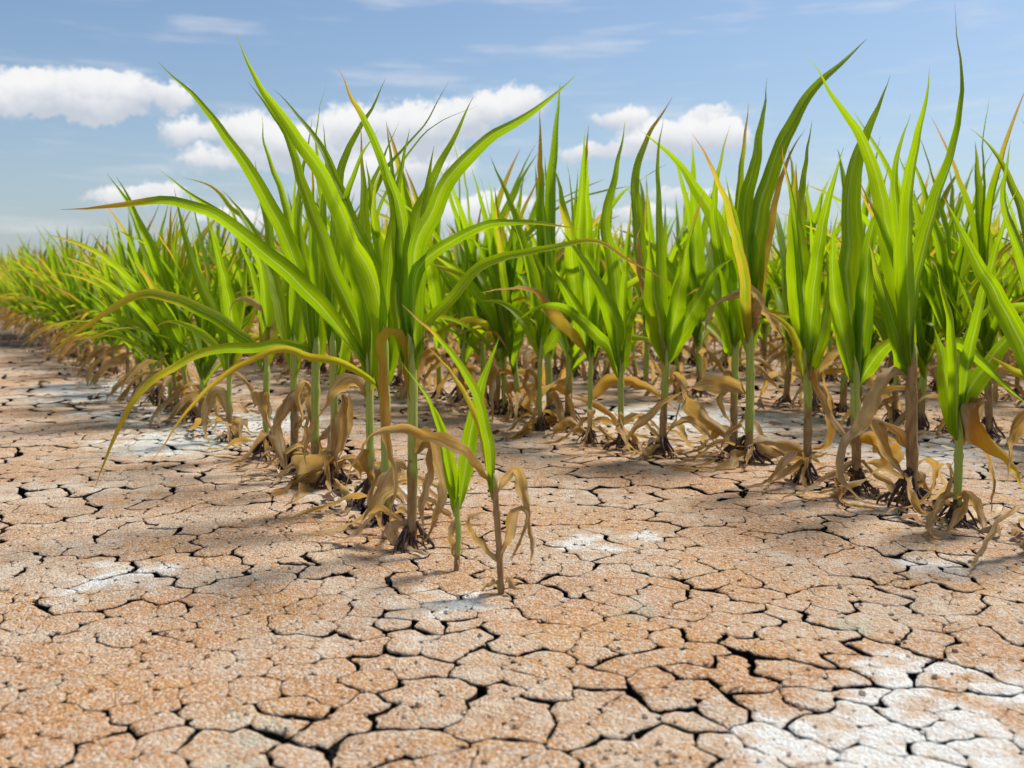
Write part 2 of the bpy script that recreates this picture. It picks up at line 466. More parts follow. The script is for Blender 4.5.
        plates.setdefault(own[i], []).append((i, sx, sy, poly, lab))

    def grain(c):
        i, sx, sy, poly, lab = c
        step = 0.0075 if sy < 1.5 else 0.013 if sy < 2.6 else .03
        n = len(poly)
        wsc = min(2.6, max(.85, .95 + .7 * (sy - 1.1)))
        ring = []
        ins = []
        for k in range(n):
            A, B = poly[k], poly[(k + 1) % n]
            l = math.hypot(B[0] - A[0], B[1] - A[1])
            ins.append((0, 0, 0) if l < 1e-6 else (-(B[1] - A[1]) / l, (B[0] - A[0]) / l, l))
        for k in range(n):
            A, B = poly[k], poly[(k + 1) % n]
            nx_, ny_, l = ins[k]
            if l < 0.002: continue
            main = own[lab[k]] != own[i]
            h = random.Random(min(i, lab[k]) * 7919 + max(i, lab[k]) * 104729)
            fe = h.choice((.75, 1.0, 1.3)) if main else (h.choice((.3, .5)) if h.random() < .13 else 0.0)
            cnt = max(1, int(l / step + .5))
            for q in range(cnt):
                t = (q + .5) / cnt
                x, y = A[0] + (B[0] - A[0]) * t, A[1] + (B[1] - A[1]) * t
                w = 0.0
                if fe:
                    lo = min(1.25, max(0.10, 3.4 * n01(Vector((x * 5.2, y * 5.2, 9.0))) - .80))
                    w = .0023 * fe * lo * max(.12, 2.6 * n01(Vector((x * 26, y * 26, 4.0))) - .38)
                    if not main: w *= 1 - abs(2 * t - 1)
                w = max(w * wsc, 0.00003) * (0.35 + 1.3 * n01(Vector((x * 170, y * 170, i * 1.37))))
                w = min(w, .30 * math.hypot(x - sx, y - sy))
                X, Y = x + nx_ * w, y + ny_ * w
                if all(q2 == k or ins[q2][2] < .002 or (X - poly[q2][0]) * ins[q2][0] + (Y - poly[q2][1]) * ins[q2][1] > .3 * w for q2 in range(n)):
                    ring.append((X, Y, w))
        if len(ring) < 3: return None
        m = len(ring)
        ringw = np.array([warp(p[0], p[1]) for p in ring])
        wid = [p[2] for p in ring]
        cen = np.array(warp(sx, sy))
        V = []; CR = []
        fr = [(.955, -.060, 1), (.99, -.016, 1), (1.0, -.0013, 1), (1.0, 0, 0), (.88, 0, 0)] + ([(.5, 0, 0)] if sy < 1.6 else [])
        for (f, dzz, cr) in fr:
            for (X, Yy), w in zip((cen + (ringw - cen) * f).tolist(), wid):
                z = 0.0050 * noise.noise(Vector((X * 4, Yy * 4, 0))) + 0.0018 * noise.noise(Vector((X * 21, Yy * 21, 5))) + 0.0008 * noise.noise(Vector((X * 85, Yy * 85, 5)))
                if f == 1.0: z -= min(.0013, w * .35)
                V.append((X, Yy, -.06 if dzz < -.05 else z + dzz)); CR.append(cr)
        zc = 0.0050 * noise.noise(Vector((cen[0] * 4, cen[1] * 4, 0))) + 0.0018 * noise.noise(Vector((cen[0] * 21, cen[1] * 21, 5)))
        V.append((cen[0], cen[1], zc)); CR.append(0)
        F = []
        nr = len(fr)
        for a in range(nr - 1):
            for k in range(m):
                k2 = (k + 1) % m
                F.append((a * m + k, a * m + k2, (a + 1) * m + k2, (a + 1) * m + k))
        for k in range(m): F.append(((nr - 1) * m + k, (nr - 1) * m + (k + 1) % m, nr * m))
        return V, F, CR
    def vis(o):
        x, y = big.p[o]
        return y + (0 if abs(x) < .55 * y + .05 and y > .64 else 50)
    order = sorted(plates, key=vis)
    VV = []; FF = []; CC = []
    for q, o in enumerate(order):
        if q < 300: VV, FF, CC = [], [], []
        elif q == 300: VV, FF, CC = [], [], []
        for c in plates[o]:
            g_ = grain(c)
            if g_ is None: continue
            b = len(VV); VV += g_[0]; CC += g_[2]; FF += [tuple(x + b for x in f) for f in g_[1]]
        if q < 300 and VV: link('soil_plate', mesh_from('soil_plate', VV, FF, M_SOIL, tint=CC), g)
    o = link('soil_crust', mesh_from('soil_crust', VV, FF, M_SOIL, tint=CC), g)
    o['kind'] = 'stuff'
    return g


GROUND = build_ground()


# ------------------------------------------------------------------ corn: leaves, stalks, roots
def catmull(P, n):
    P = [np.array(p, float) for p in P]
    if len(P) == 2: P = [P[0], (P[0] + P[1]) / 2, P[1]]
    Q = [2 * P[0] - P[1]] + P + [2 * P[-1] - P[-2]]
    out = []
    for i in range(1, len(Q) - 2):
        p0, p1, p2, p3 = Q[i - 1:i + 3]
        for t in np.linspace(0, 1, 14, endpoint=False):
            out.append(.5 * (2 * p1 + (p2 - p0) * t + (2 * p0 - 5 * p1 + 4 * p2 - p3) * t * t + (3 * p1 - p0 - 3 * p2 + p3) * t ** 3))
    out.append(P[-1]); out = np.array(out)
    d = np.r_[0, np.cumsum(np.linalg.norm(np.diff(out, axis=0), axis=1))]
    s = np.linspace(0, d[-1], n + 1)
    return np.stack([np.interp(s, d, out[:, k]) for k in range(3)], 1), d[-1]


def sm(a, b, x): 
    x = np.clip((np.asarray(x, float) - a) / (b - a), 0, 1)
    return x * x * (3 - 2 * x)


def noise1(s, rnd):
    k = rnd.uniform(0, 90)
    return np.array([noise.noise(Vector((k, x * 5.0, 0))) + .5 * noise.noise(Vector((k + 7, x * 13.0, 0))) for x in s]) * 2 * sm(.05, .3, s)


def leaf_geo(spine, W, rnd, d0=0.0, d1=0.0, ref=(0, 1, 0), phi=(0, 0), cup=.35, n=26, m=3, on=.55, ripple=.05, crumple=0.0, base=.5, tint=None, floor=None):
    S, L = catmull(spine, n)
    s = np.linspace(0, 1, n + 1)
    T = np.gradient(S, axis=0); T /= np.linalg.norm(T, axis=1)[:, None] + 1e-9
    ref = np.array(ref, float)
    B = np.cross(T, ref); 
    for i in range(n + 1):
        l = np.linalg.norm(B[i])
        if l < .12 and i: B[i] = B[i - 1] - T[i] * np.dot(B[i - 1], T[i])
        B[i] /= np.linalg.norm(B[i]) + 1e-9
        if i and np.dot(B[i], B[i - 1]) < 0: B[i] *= -1
    N = np.cross(B, T)
    hv = S[-1] - S[0]; hv[2] = 0; hv /= np.linalg.norm(hv) + 1e-9
    if (N @ (np.array((0, 0, .8)) - hv)).mean() < 0: N *= -1; B *= -1
    ph = phi[0] + (phi[1] - phi[0]) * s
    if crumple: ph = ph + crumple * 1.0 * np.sin(s * rnd.uniform(3, 7) + rnd.uniform(0, 6)) * sm(0, .3, s)
    c, sn = np.cos(ph)[:, None], np.sin(ph)[:, None]
    B, N = B * c + N * sn, N * c - B * sn
    prof = (base + (1 - base) * sm(0, .32, s)) * np.maximum(0, 1 - s ** 2.0) ** 1.1 * (.3 + .7 * sm(0, .07, s))
    prof[-1] = 0.012
    if crumple: prof = prof * (1 - .45 * crumple * (0.5 + .5 * np.sin(s * rnd.uniform(9, 15) + rnd.uniform(0, 6))))
    w = W * prof
    cu = cup * (1 + .9 * (1 - sm(0, .25, s))) + .55 * (1 - sm(.02, .2, s)) * (not crumple)
    S = S + (N * (.0022 * noise1(s, rnd))[:, None] + B * (.0016 * noise1(s, rnd))[:, None]) * L / .4
    if crumple: cu = cu + crumple * .6 * np.sin(s * rnd.uniform(5, 11) + rnd.uniform(0, 6))
    k1, k2, p1, p2 = rnd.uniform(9, 16), rnd.uniform(9, 16), rnd.uniform(0, 6), rnd.uniform(0, 6)
    us = np.linspace(-1, 1, 2 * m + 1)
    V = np.zeros((n + 1, 2 * m + 1, 3)); UV = np.zeros((n + 1, 2 * m + 1, 2)); DR = np.zeros((n + 1, 2 * m + 1))
    edge = rnd.uniform(-.03, .12)
    kr = rnd.uniform(0, 99)
    rag = {q: np.array([1 - max(0, .62 * crumple * (noise.noise(Vector((kr + q * 9, x * 11, 0))) + .6 * noise.noise(Vector((kr + q * 9, x * 31, 3))))) for x in s]) if crumple else 1.0 for q in (-1, 1)}
    for j, u in enumerate(us):
        rip = ripple * u * u * (np.sin(s * k1 + p1) if u < 0 else np.sin(s * k2 + p2)) * sm(.1, .4, s)
        lift = (cu * (abs(u) ** 1.4)) + 2 * rip
        shrink = 1 - .28 * np.minimum(np.abs(cu), 1.2) * abs(u)
        V[:, j] = S + B * (w * .5 * u * shrink * (rag[1 if u > 0 else -1] if abs(u) > .5 else 1.0))[:, None] + N * (w * .5 * lift)[:, None]
        UV[:, j, 0] = .5 + .5 * u; UV[:, j, 1] = s * L / .4
        DR[:, j] = d0 + (d1 - d0) * sm(on, 1, s) + edge * (d1 > .3) * abs(u) * s
    if crumple:
        for i in range(n + 1):
            for j in range(2 * m + 1):
                p = Vector(V[i, j] * 40.0)
                V[i, j] += np.array(noise.noise_vector(p) * .0058 + noise.noise_vector(p * 2.7) * .0026) * crumple
    if floor is not None: V[:, :, 2] = np.maximum(V[:, :, 2], floor)
    c = 2 * m + 1
    F = np.array([(i * c + j, i * c + j + 1, (i + 1) * c + j + 1, (i + 1) * c + j) for i in range(n) for j in range(2 * m)])
    tv = rnd.random() if tint is None else tint
    return V.reshape(-1, 3), F, UV.reshape(-1, 2), DR.ravel(), np.full(V.shape[0] * c, tv)


def stalk_geo(path, r0, r1, rnd, brown=.5, ns=10, rows=22, taper=.72):
    S, L = catmull(path, rows)
    s = np.linspace(0, 1, rows + 1)
    nodes = [rnd.uniform(.10, .16), rnd.uniform(.3, .42), rnd.uniform(.58, .72)]
    V = []; UV = []; DR = []
    ph = rnd.uniform(0, 6)
    for i in range(rows + 1):
        r = r0 + (r1 - r0) * s[i]
        for nd in nodes: r *= 1 + .26 * math.exp(-((s[i] - nd) / .02) ** 2) - .07 * (1 if 0 < s[i] - nd < .09 else 0)
        if s[i] > taper: r *= max(.06, 1 - ((s[i] - taper) / (1 - taper)) ** 1.4)
        if s[i] < .08: r *= .78 + 2.7 * s[i]
        for k in range(ns):
            a = 2 * math.pi * k / ns
            rr = r * (1 + .10 * math.cos(2 * (a + ph)) + .05 * math.sin(3 * a + 9 * s[i] + ph))
            V.append((S[i][0] + rr * math.cos(a), S[i][1] + rr * math.sin(a), S[i][2]))
            UV.append((abs(k / ns * 2 - 1), s[i] * L / .2))
            ragged = .10 * math.sin(a + ph) + .04 * math.sin(3 * a + ph)
            DR.append(float(np.interp(s[i] + ragged * (brown > .05), [0, .05, .10, max(.11, brown - .04), max(.12, brown + .04), 1], [1.35, 1.15, .95, .85, .12, 0.0])))
    F = [(i * ns + k, i * ns + (k + 1) % ns, (i + 1) * ns + (k + 1) % ns, (i + 1) * ns + k) for i in range(rows) for k in range(ns)]
    return np.array(V), np.array(F), np.array(UV), np.array(DR), None


def root_geo(rnd, cnt=13, size=1.0):
    V = []; F = []
    for q in range(cnt):
        a = 2 * math.pi * q / cnt + rnd.uniform(-.3, .3)
        h0 = rnd.uniform(.008, .030) * size; reach = rnd.uniform(.010, .026) * size
        P = [(.006 * math.cos(a), .006 * math.sin(a), h0), (.5 * reach * math.cos(a), .5 * reach * math.sin(a), h0 * rnd.uniform(.55, .95)),
             (reach * math.cos(a + .15), reach * math.sin(a + .15), h0 * .15), (1.08 * reach * math.cos(a + .2), 1.08 * reach * math.sin(a + .2), -.012)]
        S, L = catmull(P, 6)
        b = len(V); r = rnd.uniform(.0011, .0024) * size
        for i in range(7):
            rr = r * (1 - .55 * i / 6)
            for k in range(5):
                t = 2 * math.pi * k / 5
                e1 = np.array((-math.sin(a), math.cos(a), 0)); e2 = np.array((math.cos(a) * .6, math.sin(a) * .6, .8))
                V.append(S[i] + e1 * rr * math.cos(t) + e2 * rr * math.sin(t))
        F += [(b + i * 5 + k, b + i * 5 + (k + 1) % 5, b + i * 5 + 5 + (k + 1) % 5, b + i * 5 + 5 + k) for i in range(6) for k in range(5)]
    return np.array(V), np.array(F)


ROOTS = [mesh_from('root_tuft', *root_geo(random.Random(70 + i), 17 + i % 5, 1.0 + .12 * (i % 3)), M_ROOT) for i in range(6)]


def leaf_mesh(name, geo): 
    V, F, uv, dr, ti = geo
    return mesh_from(name, V, F, M_LEAF, uv=uv, dry=dr, tint=ti)


# ---- the plants of the two front rows, one by one: base and whorl in the picture, then each blade's midrib
# blade: ([x,y, x,y, ...] from the stalk to the tip, widest breadth, dryness at base, dryness at tip)
HEROES = []


def hero(base, top, label, blades, dry, brown=.45, r=.0095): HEROES.append((base, top, label, blades, dry, brown, r))


hero((411, 548), (411, 345), 'tall corn plant heading the front row, folded yellow leaf hanging beside its stalk', [
    ([408, 380, 412, 330, 408, 277, 402, 212, 394, 186, 370, 130, 338, 68], 29, 0, .55),
    ([412, 370, 413, 300, 417, 242, 432, 212, 452, 174, 488, 139, 534, 110, 576, 75], 24, 0, .12),
    ([409, 372, 408, 300, 414, 227, 429, 189, 452, 142, 474, 96], 18, -.05, 0),
    ([412, 365, 414, 310, 419, 268, 452, 242, 488, 226, 535, 222, 582, 229], 16, .03, .30),
    ([414, 375, 418, 342, 430, 322, 454, 298, 477, 271, 508, 258, 555, 247, 594, 243, 635, 263, 678, 286], 15, .03, .5, .45),
    ([407, 375, 400, 330, 396, 290, 400, 240, 392, 170, 385, 120], 16, 0, .1)], [
    ([408, 400, 402, 352, 392, 333, 385, 345, 385, 400, 387, 440, 393, 470, 391, 515, 386, 548], 9, .36, .95),
    ([414, 462, 422, 440, 430, 445, 440, 475, 443, 497, 433, 525, 417, 546], 13, .92, 1.0),
    ([409, 470, 398, 462, 386, 480, 374, 505, 360, 524], 13, .85, .95),
    ([416, 455, 428, 448, 425, 480, 421, 510, 424, 545], 9, .95, .9),
    ([405, 520, 392, 528, 400, 545, 425, 556, 436, 552], 9, .9, .95)], brown=.42, r=.0098)
hero((456, 567), (457, 506), 'stunted corn plant with two short broad green blades on a thin brown stem', [
    ([457, 515, 455, 490, 447, 448, 436, 415, 423, 392], 19, .02, .28),
    ([459, 510, 464, 478, 471, 430, 484, 378, 499, 337], 21, -.05, .0),
    ([456, 500, 440, 430, 421, 388, 400, 360], 8, .0, .05)], [
    ([455, 520, 449, 535, 451, 552, 460, 568], 8, .9, .95)], brown=.5, r=.0052)
hero((502, 591), (494, 480), 'nearly dead corn seedling in front of the others, brown stem and yellow bent top', [
    ([497, 500, 489, 447, 480, 402, 461, 368, 436, 337, 402, 303], 13, .12, .85),
    ([494, 480, 482, 432, 467, 397, 447, 367, 422, 340], 9, .3, .92)], [
    ([494, 492, 478, 465, 457, 446, 416, 431, 381, 433, 357, 458, 346, 492], 8, .75, .95),
    ([499, 495, 506, 478, 512, 467, 518, 472, 525, 496, 532, 538, 531, 573], 9, .85, .9),
    ([505, 560, 507, 532, 512, 514, 522, 511, 525, 522, 514, 550, 508, 563], 7, .9, .85),
    ([500, 560, 488, 548, 472, 536, 467, 523, 474, 514, 490, 515], 6, .95, .8),
    ([503, 580, 512, 584, 524, 590], 7, .9, .9), ([501, 582, 490, 588, 482, 594], 6, .9, .9)], brown=.97, r=.0058)
hero((387, 522), (384, 345), 'corn plant with the tallest broad blade leaning to the upper left', [
    ([384, 400, 382, 324, 368, 269, 353, 243, 341, 207, 318, 166, 294, 131, 271, 99, 250, 64, 236, 32], 30, -.03, .15),
    ([385, 390, 386, 330, 372, 270, 345, 205, 324, 152, 300, 116, 274, 90], 18, 0, .1),
    ([386, 392, 392, 350, 390, 300, 380, 250, 372, 200, 366, 160], 20, .0, .1),
    ([383, 392, 372, 380, 341, 362, 310, 356, 277, 348, 226, 373, 186, 413, 146, 468], 10, .22, .50, .1)], [
    ([388, 470, 394, 462, 392, 490, 380, 510, 362, 524], 12, .8, .95),
    ([384, 480, 376, 470, 372, 490, 368, 512], 9, .9, .9)], brown=.28, r=.0098)
hero((371, 506), (369, 350), 'corn plant with a long blade arching far out to the left', [
    ([370, 385, 365, 367, 351, 347, 335, 324, 314, 302, 296, 281, 273, 261, 250, 242, 225, 221, 199, 207, 163, 199, 113, 206, 60, 209], 22, -.02, .62, .66),
    ([370, 380, 362, 340, 345, 296, 318, 225, 303, 184, 286, 137, 265, 105, 248, 81], 20, .03, .1),
    ([371, 375, 366, 310, 352, 262, 345, 215, 360, 160, 378, 130], 18, 0, .12),
    ([371, 378, 374, 320, 378, 260, 372, 205, 384, 160], 17, .08, .2),
    ([371, 390, 381, 360, 372, 320, 366, 290], 15, .2, .35)], [
    ([368, 398, 358, 385, 347, 382, 330, 397, 318, 419, 308, 448, 305, 470], 11, .72, .85),
    ([371, 450, 362, 462, 376, 485, 372, 508], 9, .72, .85)], brown=.32, r=.0098)
hero((335, 487), (333, 345), 'corn plant with a heap of crumpled brown leaves at its foot', [
    ([333, 380, 332, 330, 335, 230, 341, 168, 356, 133, 373, 107, 386, 78], 18, -.02, .1),
    ([334, 378, 342, 320, 355, 250, 385, 177, 405, 151, 429, 119, 449, 80], 17, -.03, .08),
    ([334, 376, 348, 310, 372, 220, 414, 145, 441, 123, 480, 104], 9, .0, .1),
    ([332, 372, 326, 300, 322, 240, 326, 180, 322, 120], 13, .03, .12),
    ([333, 385, 346, 350, 352, 320, 366, 300], 15, .15, .3)], [
    ([338, 462, 330, 452, 318, 466, 294, 481, 264, 501], 17, .85, .75),
    ([339, 455, 343, 420, 343, 392, 346, 420, 341, 452, 332, 470], 11, .97, .95),
    ([341, 470, 335, 462, 314, 483, 284, 507], 15, .88, .9),
    ([345, 478, 352, 500, 347, 514, 318, 513, 277, 511], 8, .9, .95),
    ([338, 470, 350, 460, 362, 480, 380, 492], 9, .8, .9)], brown=.7, r=.010)
hero((316, 478), (316, 345), 'corn plant with one blade bowed down leftwards to a yellow tip', [
    ([315, 372, 308, 320, 300, 280, 283, 231, 259, 187, 236, 149, 212, 117, 186, 90, 158, 62], 22, .0, .1),
    ([316, 370, 318, 330, 322, 220, 318, 133, 327, 82], 12, -.02, .05),
    ([315, 372, 310, 353, 302, 349, 279, 345, 249, 350, 199, 355, 143, 390, 110, 446, 92, 492], 13, .10, .42, .1),
    ([316, 375, 320, 340, 312, 290, 300, 240, 305, 190], 18, .05, .15)], [
    ([318, 430, 312, 395, 306, 383, 300, 400, 303, 430], 8, .9, .95),
    ([320, 440, 330, 425, 328, 450, 318, 470], 9, .85, .95)], brown=.5, r=.0102)
hero((293, 469), (293, 345), 'corn plant with a pale twisted dead leaf beside its purple roots', [
    ([293, 370, 293, 340, 292, 231, 283, 196, 271, 161, 262, 116], 17, -.03, .05),
    ([293, 372, 300, 330, 305, 270, 296, 215, 305, 160, 312, 118], 15, .02, .1),
    ([293, 372, 284, 330, 275, 290, 262, 250, 240, 210, 222, 190], 18, .0, .12),
    ([292, 380, 300, 355, 315, 335, 325, 325], 13, .15, .3)], [
    ([293, 415, 299, 395, 292, 393, 284, 412, 279, 436, 282, 458, 288, 476], 15, .97, .9),
    ([296, 430, 304, 420, 302, 450, 296, 470], 8, .85, .9),
    ([297, 388, 310, 398, 316, 420], 6, .95, .9)], brown=.55, r=.0105)
hero((266, 456), (266, 345), 'corn plant with two yellow-green blades arching out over the bare soil', [
    ([266, 370, 266, 330, 260, 270, 248, 237, 224, 216, 189, 193, 157, 168], 15, .03, .15),
    ([266, 366, 268, 330, 262, 265, 248, 225, 230, 208, 212, 186, 183, 177], 14, .12, .42),
    ([266, 365, 266, 300, 270, 240, 262, 200, 255, 160], 17, -.04, .05),
    ([264, 372, 252, 344, 240, 335, 205, 312, 161, 294, 132, 297, 88, 324, 44, 360], 14, .10, .34, .2),
    ([267, 368, 274, 320, 284, 280, 286, 240], 15, .05, .1)], [
    ([264, 420, 258, 392, 262, 405, 269, 421, 276, 436], 11, 1.0, .95),
    ([266, 372, 270, 318, 258, 304, 243, 297, 230, 309, 230, 330], 7, .75, .95)], brown=.12, r=.0102)
hero((231, 441), (230, 350), 'corn plant with a pale curled leaf scrap resting at its foot, fifth from the front', [
    ([230, 372, 224, 330, 200, 280, 185, 235, 174, 188], 14, -.02, .1),
    ([230, 370, 232, 330, 226, 290, 214, 240, 206, 215], 17, .05, .12),
    ([231, 370, 240, 330, 246, 290, 250, 240], 16, 0, .1),
    ([231, 375, 240, 345, 252, 320, 256, 305], 12, .25, .4),
    ([229, 378, 218, 350, 196, 330, 170, 322, 152, 330], 11, .12, .55)], [
    ([229, 420, 221, 395, 211, 398, 206, 430, 210, 446], 10, 1.0, .95),
    ([233, 425, 240, 426, 242, 445], 10, 1.0, .9)], brown=.4, r=.0085)

hero((957, 526), (959, 432), 'low wide-leaved corn plant nearest the right edge, orange shrivelled strip hanging from it', [
    ([958, 440, 952, 410, 946, 380, 941, 350, 934, 326], 18, .0, .12),
    ([959, 440, 956, 380, 952, 323, 943, 285, 932, 256], 16, .02, .15),
    ([960, 438, 963, 400, 992, 358, 1020, 320, 1050, 285], 22, -.03, .05),
    ([960, 436, 958, 360, 966, 330, 992, 300, 1020, 257, 1035, 235], 15, .0, .1),
    ([961, 436, 957, 390, 952, 350, 962, 345, 990, 372, 1028, 405], 17, -.02, .05)], [
    ([961, 444, 970, 425, 977, 398, 981, 420, 992, 440, 1008, 460, 1026, 492], 19, .82, .30),
    ([962, 444, 970, 430, 978, 429, 983, 449, 994, 480, 990, 517], 7, .65, .9),
    ([958, 498, 966, 498, 975, 508, 988, 535], 9, .95, .9),
    ([955, 510, 945, 498, 950, 470, 958, 458], 5, .9, .95)], brown=.35, r=.0086)
hero((912, 506), (911, 350), 'tall corn plant whose longest blade reaches the top of the picture', [
    ([909, 372, 903, 317, 889, 237, 880, 190, 872, 162, 855, 129, 825, 78, 806, 56], 22, .06, .12),
    ([911, 370, 908, 300, 906, 237, 916, 152, 926, 102, 930, 67], 22, .05, .1),
    ([913, 368, 914, 310, 923, 254, 940, 190, 954, 146, 964, 95, 961, 47, 955, 0], 24, .04, .42),
    ([908, 375, 902, 350, 889, 309, 876, 268, 868, 242], 16, .1, .2),
    ([912, 368, 905, 300, 898, 230, 896, 162, 911, 114], 17, -.05, .0)], [
    ([910, 378, 898, 372, 881, 384, 866, 424, 845, 446, 841, 479, 873, 509], 13, .88, .97),
    ([912, 450, 902, 430, 873, 420, 892, 457, 910, 479, 926, 503], 11, .92, .75),
    ([914, 470, 924, 480, 932, 500], 10, .8, .75)], brown=.92, r=.0125)
hero((857, 492), (855, 372), 'corn plant with a very broad blade folded lengthwise like a trough', [
    ([855, 388, 850, 320, 848, 250, 851, 169, 868, 125, 890, 75], 37, .06, .1),
    ([856, 385, 842, 330, 834, 290, 832, 250, 838, 210], 20, -.05, .02),
    ([856, 386, 866, 372, 880, 352, 897, 338, 915, 330], 19, .10, .15),
    ([856, 384, 862, 330, 866, 280, 872, 230, 884, 190], 20, .0, .1)], [
    ([858, 440, 870, 432, 892, 440, 885, 462, 866, 462], 24, .62, .8),
    ([854, 460, 846, 470, 838, 490, 848, 505, 890, 512], 8, .9, .95)], brown=.65, r=.0112)
hero((806, 482), (807, 350), 'corn plant with a broad blade pierced by small holes near its brown top', [
    ([807, 372, 808, 340, 803, 290, 797, 230, 796, 163], 30, .08, .4),
    ([808, 370, 812, 310, 818, 254, 828, 203, 843, 147], 17, .04, .12),
    ([806, 370, 800, 300, 800, 220, 803, 176, 812, 120], 15, .0, .08),
    ([808, 372, 822, 330, 828, 290, 826, 250], 16, -.03, .05),
    ([806, 378, 795, 340, 780, 320, 760, 310], 11, .3, .7)], [
    ([809, 382, 811, 362, 820, 385, 833, 417, 851, 446, 862, 472], 8, .82, .95),
    ([806, 455, 815, 452, 795, 470, 775, 482, 762, 494], 9, .95, .9),
    ([810, 450, 830, 440, 828, 400, 822, 375, 828, 362], 6, .7, .6),
    ([804, 455, 790, 446, 770, 442, 745, 447], 13, .8, .85)], brown=.62, r=.0098)
hero((749, 462), (750, 335), 'corn plant with a thick blade curving up rightwards over a curled brown leaf', [
    ([751, 350, 752, 280, 756, 230, 762, 190, 777, 149, 800, 109, 823, 80, 867, 40], 22, .03, .12),
    ([750, 348, 745, 270, 746, 209, 757, 143, 767, 78], 24, .03, .08),
    ([749, 352, 738, 285, 720, 232, 697, 186, 671, 154, 640, 131], 22, -.03, .06),
    ([751, 345, 760, 290, 766, 252, 777, 195, 788, 160, 806, 128], 9, .45, .98),
    ([749, 345, 742, 270, 732, 223, 717, 180, 691, 133], 11, .25, .95)], [
    ([752, 345, 756, 305, 749, 294, 730, 296, 715, 305, 703, 335], 10, .85, .9),
    ([750, 340, 757, 300, 770, 318, 793, 348], 9, .8, .75),
    ([751, 393, 730, 386, 705, 384, 680, 392, 658, 404, 634, 428, 624, 452], 13, .75, .8),
    ([752, 440, 775, 446, 800, 455, 830, 452], 15, .85, .8),
    ([746, 450, 720, 470, 690, 470, 655, 462], 9, .9, .75)], brown=.45, r=.0112)
hero((735, 456), (736, 345), 'corn plant close against its thicker neighbour, its upper leaf ending in a straw-coloured point', [
    ([736, 352, 728, 290, 716, 240, 714, 195, 730, 125], 12, .0, .3),
    ([737, 352, 744, 280, 738, 220, 740, 180, 748, 103], 13, .15, .6),
    ([736, 356, 720, 310, 700, 290, 686, 296], 12, .1, .5),
    ([737, 352, 732, 280, 722, 230], 14, -.02, .05)], [
    ([735, 440, 717, 428, 690, 407, 676, 378, 666, 372], 14, .75, .9),
    ([737, 380, 728, 372, 720, 400, 735, 430], 8, .8, .7)], brown=.8, r=.0105)
hero((662, 457), (667, 355), 'corn plant with a bare tan stalk and a tall blade browned at its twisted tip', [
    ([667, 362, 655, 310, 640, 255, 636, 212, 636, 174, 649, 136, 673, 97], 15, .05, .8),
    ([668, 360, 660, 290, 657, 225, 657, 167, 664, 117], 14, -.04, .02),
    ([666, 365, 660, 330, 654, 284, 650, 235], 27, .0, .05),
    ([669, 362, 678, 335, 699, 299, 716, 270, 735, 256], 20, .03, .12),
    ([668, 362, 676, 310, 684, 270, 690, 235], 20, -.03, .05)], [
    ([667, 366, 656, 330, 645, 290, 640, 245, 641, 222], 8, .75, .9),
    ([668, 385, 676, 375, 686, 395, 680, 410], 8, .75, .85),
    ([670, 440, 675, 420, 680, 400], 3, .7, .7),
    ([660, 450, 640, 460, 622, 464], 12, .9, .85)], brown=.85, r=.0098)
hero((621, 449), (621, 368), 'corn plant with a narrow leaf bent over in an arc to the left', [
    ([621, 378, 612, 350, 600, 337, 580, 318, 560, 306, 538, 307, 515, 322], 14, -.02, .08),
    ([621, 372, 616, 328, 603, 293, 585, 262, 562, 230], 20, -.03, .05),
    ([622, 372, 626, 328, 640, 300, 655, 285], 15, -.04, .02),
    ([621, 372, 618, 310, 612, 260, 606, 225, 616, 174, 625, 121], 16, .03, .1)], [
    ([623, 440, 634, 435, 640, 450, 630, 460], 7, .75, .75)], brown=.35, r=.0088)
hero((590, 442), (591, 352), 'corn plant standing on a spread of dark brace roots, thin bare foot', [
    ([591, 360, 590, 300, 586, 212, 588, 148], 15, .0, .05),
    ([591, 360, 600, 310, 612, 270, 632, 240], 16, .03, .1),
    ([590, 362, 580, 320, 565, 290, 545, 262], 16, .02, .12),
    ([591, 358, 584, 290, 574, 230, 567, 160], 12, .05, .15)], [
    ([590, 356, 578, 340, 560, 322, 545, 305, 530, 292, 505, 289, 480, 292], 9, .45, .88),
    ([592, 400, 610, 380, 640, 385, 662, 400, 690, 425], 9, .62, .75),
    ([586, 435, 570, 420, 560, 428, 550, 440], 9, .75, .6)], brown=.28, r=.0085)
hero((541, 430), (541, 348), 'corn plant with a bright orange withered leaf lying across its foot', [
    ([541, 356, 536, 300, 524, 250, 508, 200, 490, 155], 15, .0, .08),
    ([541, 356, 546, 300, 548, 250, 540, 190], 15, .03, .1),
    ([541, 358, 560, 330, 582, 310], 13, .05, .15), ([540, 360, 525, 325, 505, 305, 480, 300], 13, .02, .15)], [
    ([541, 425, 560, 420, 530, 425, 510, 440, 503, 430], 10, .62, .68),
    ([541, 395, 530, 370, 524, 385, 536, 405, 537, 425], 6, .7, .7)], brown=.3, r=.0092)
hero((505, 414), (505, 345), 'corn plant with a soft green stem standing behind the dying seedling', [
    ([505, 356, 500, 310, 488, 270, 470, 235], 14, .0, .08),
    ([505, 356, 512, 300, 520, 250, 516, 195], 14, .0, .1),
    ([505, 358, 520, 335, 535, 320], 10, .0, .1), ([504, 358, 492, 330, 470, 318, 440, 330, 405, 352], 9, .3, .85)], [
    ([506, 395, 515, 385, 522, 410], 6, .7, .75)], brown=.3, r=.0088)

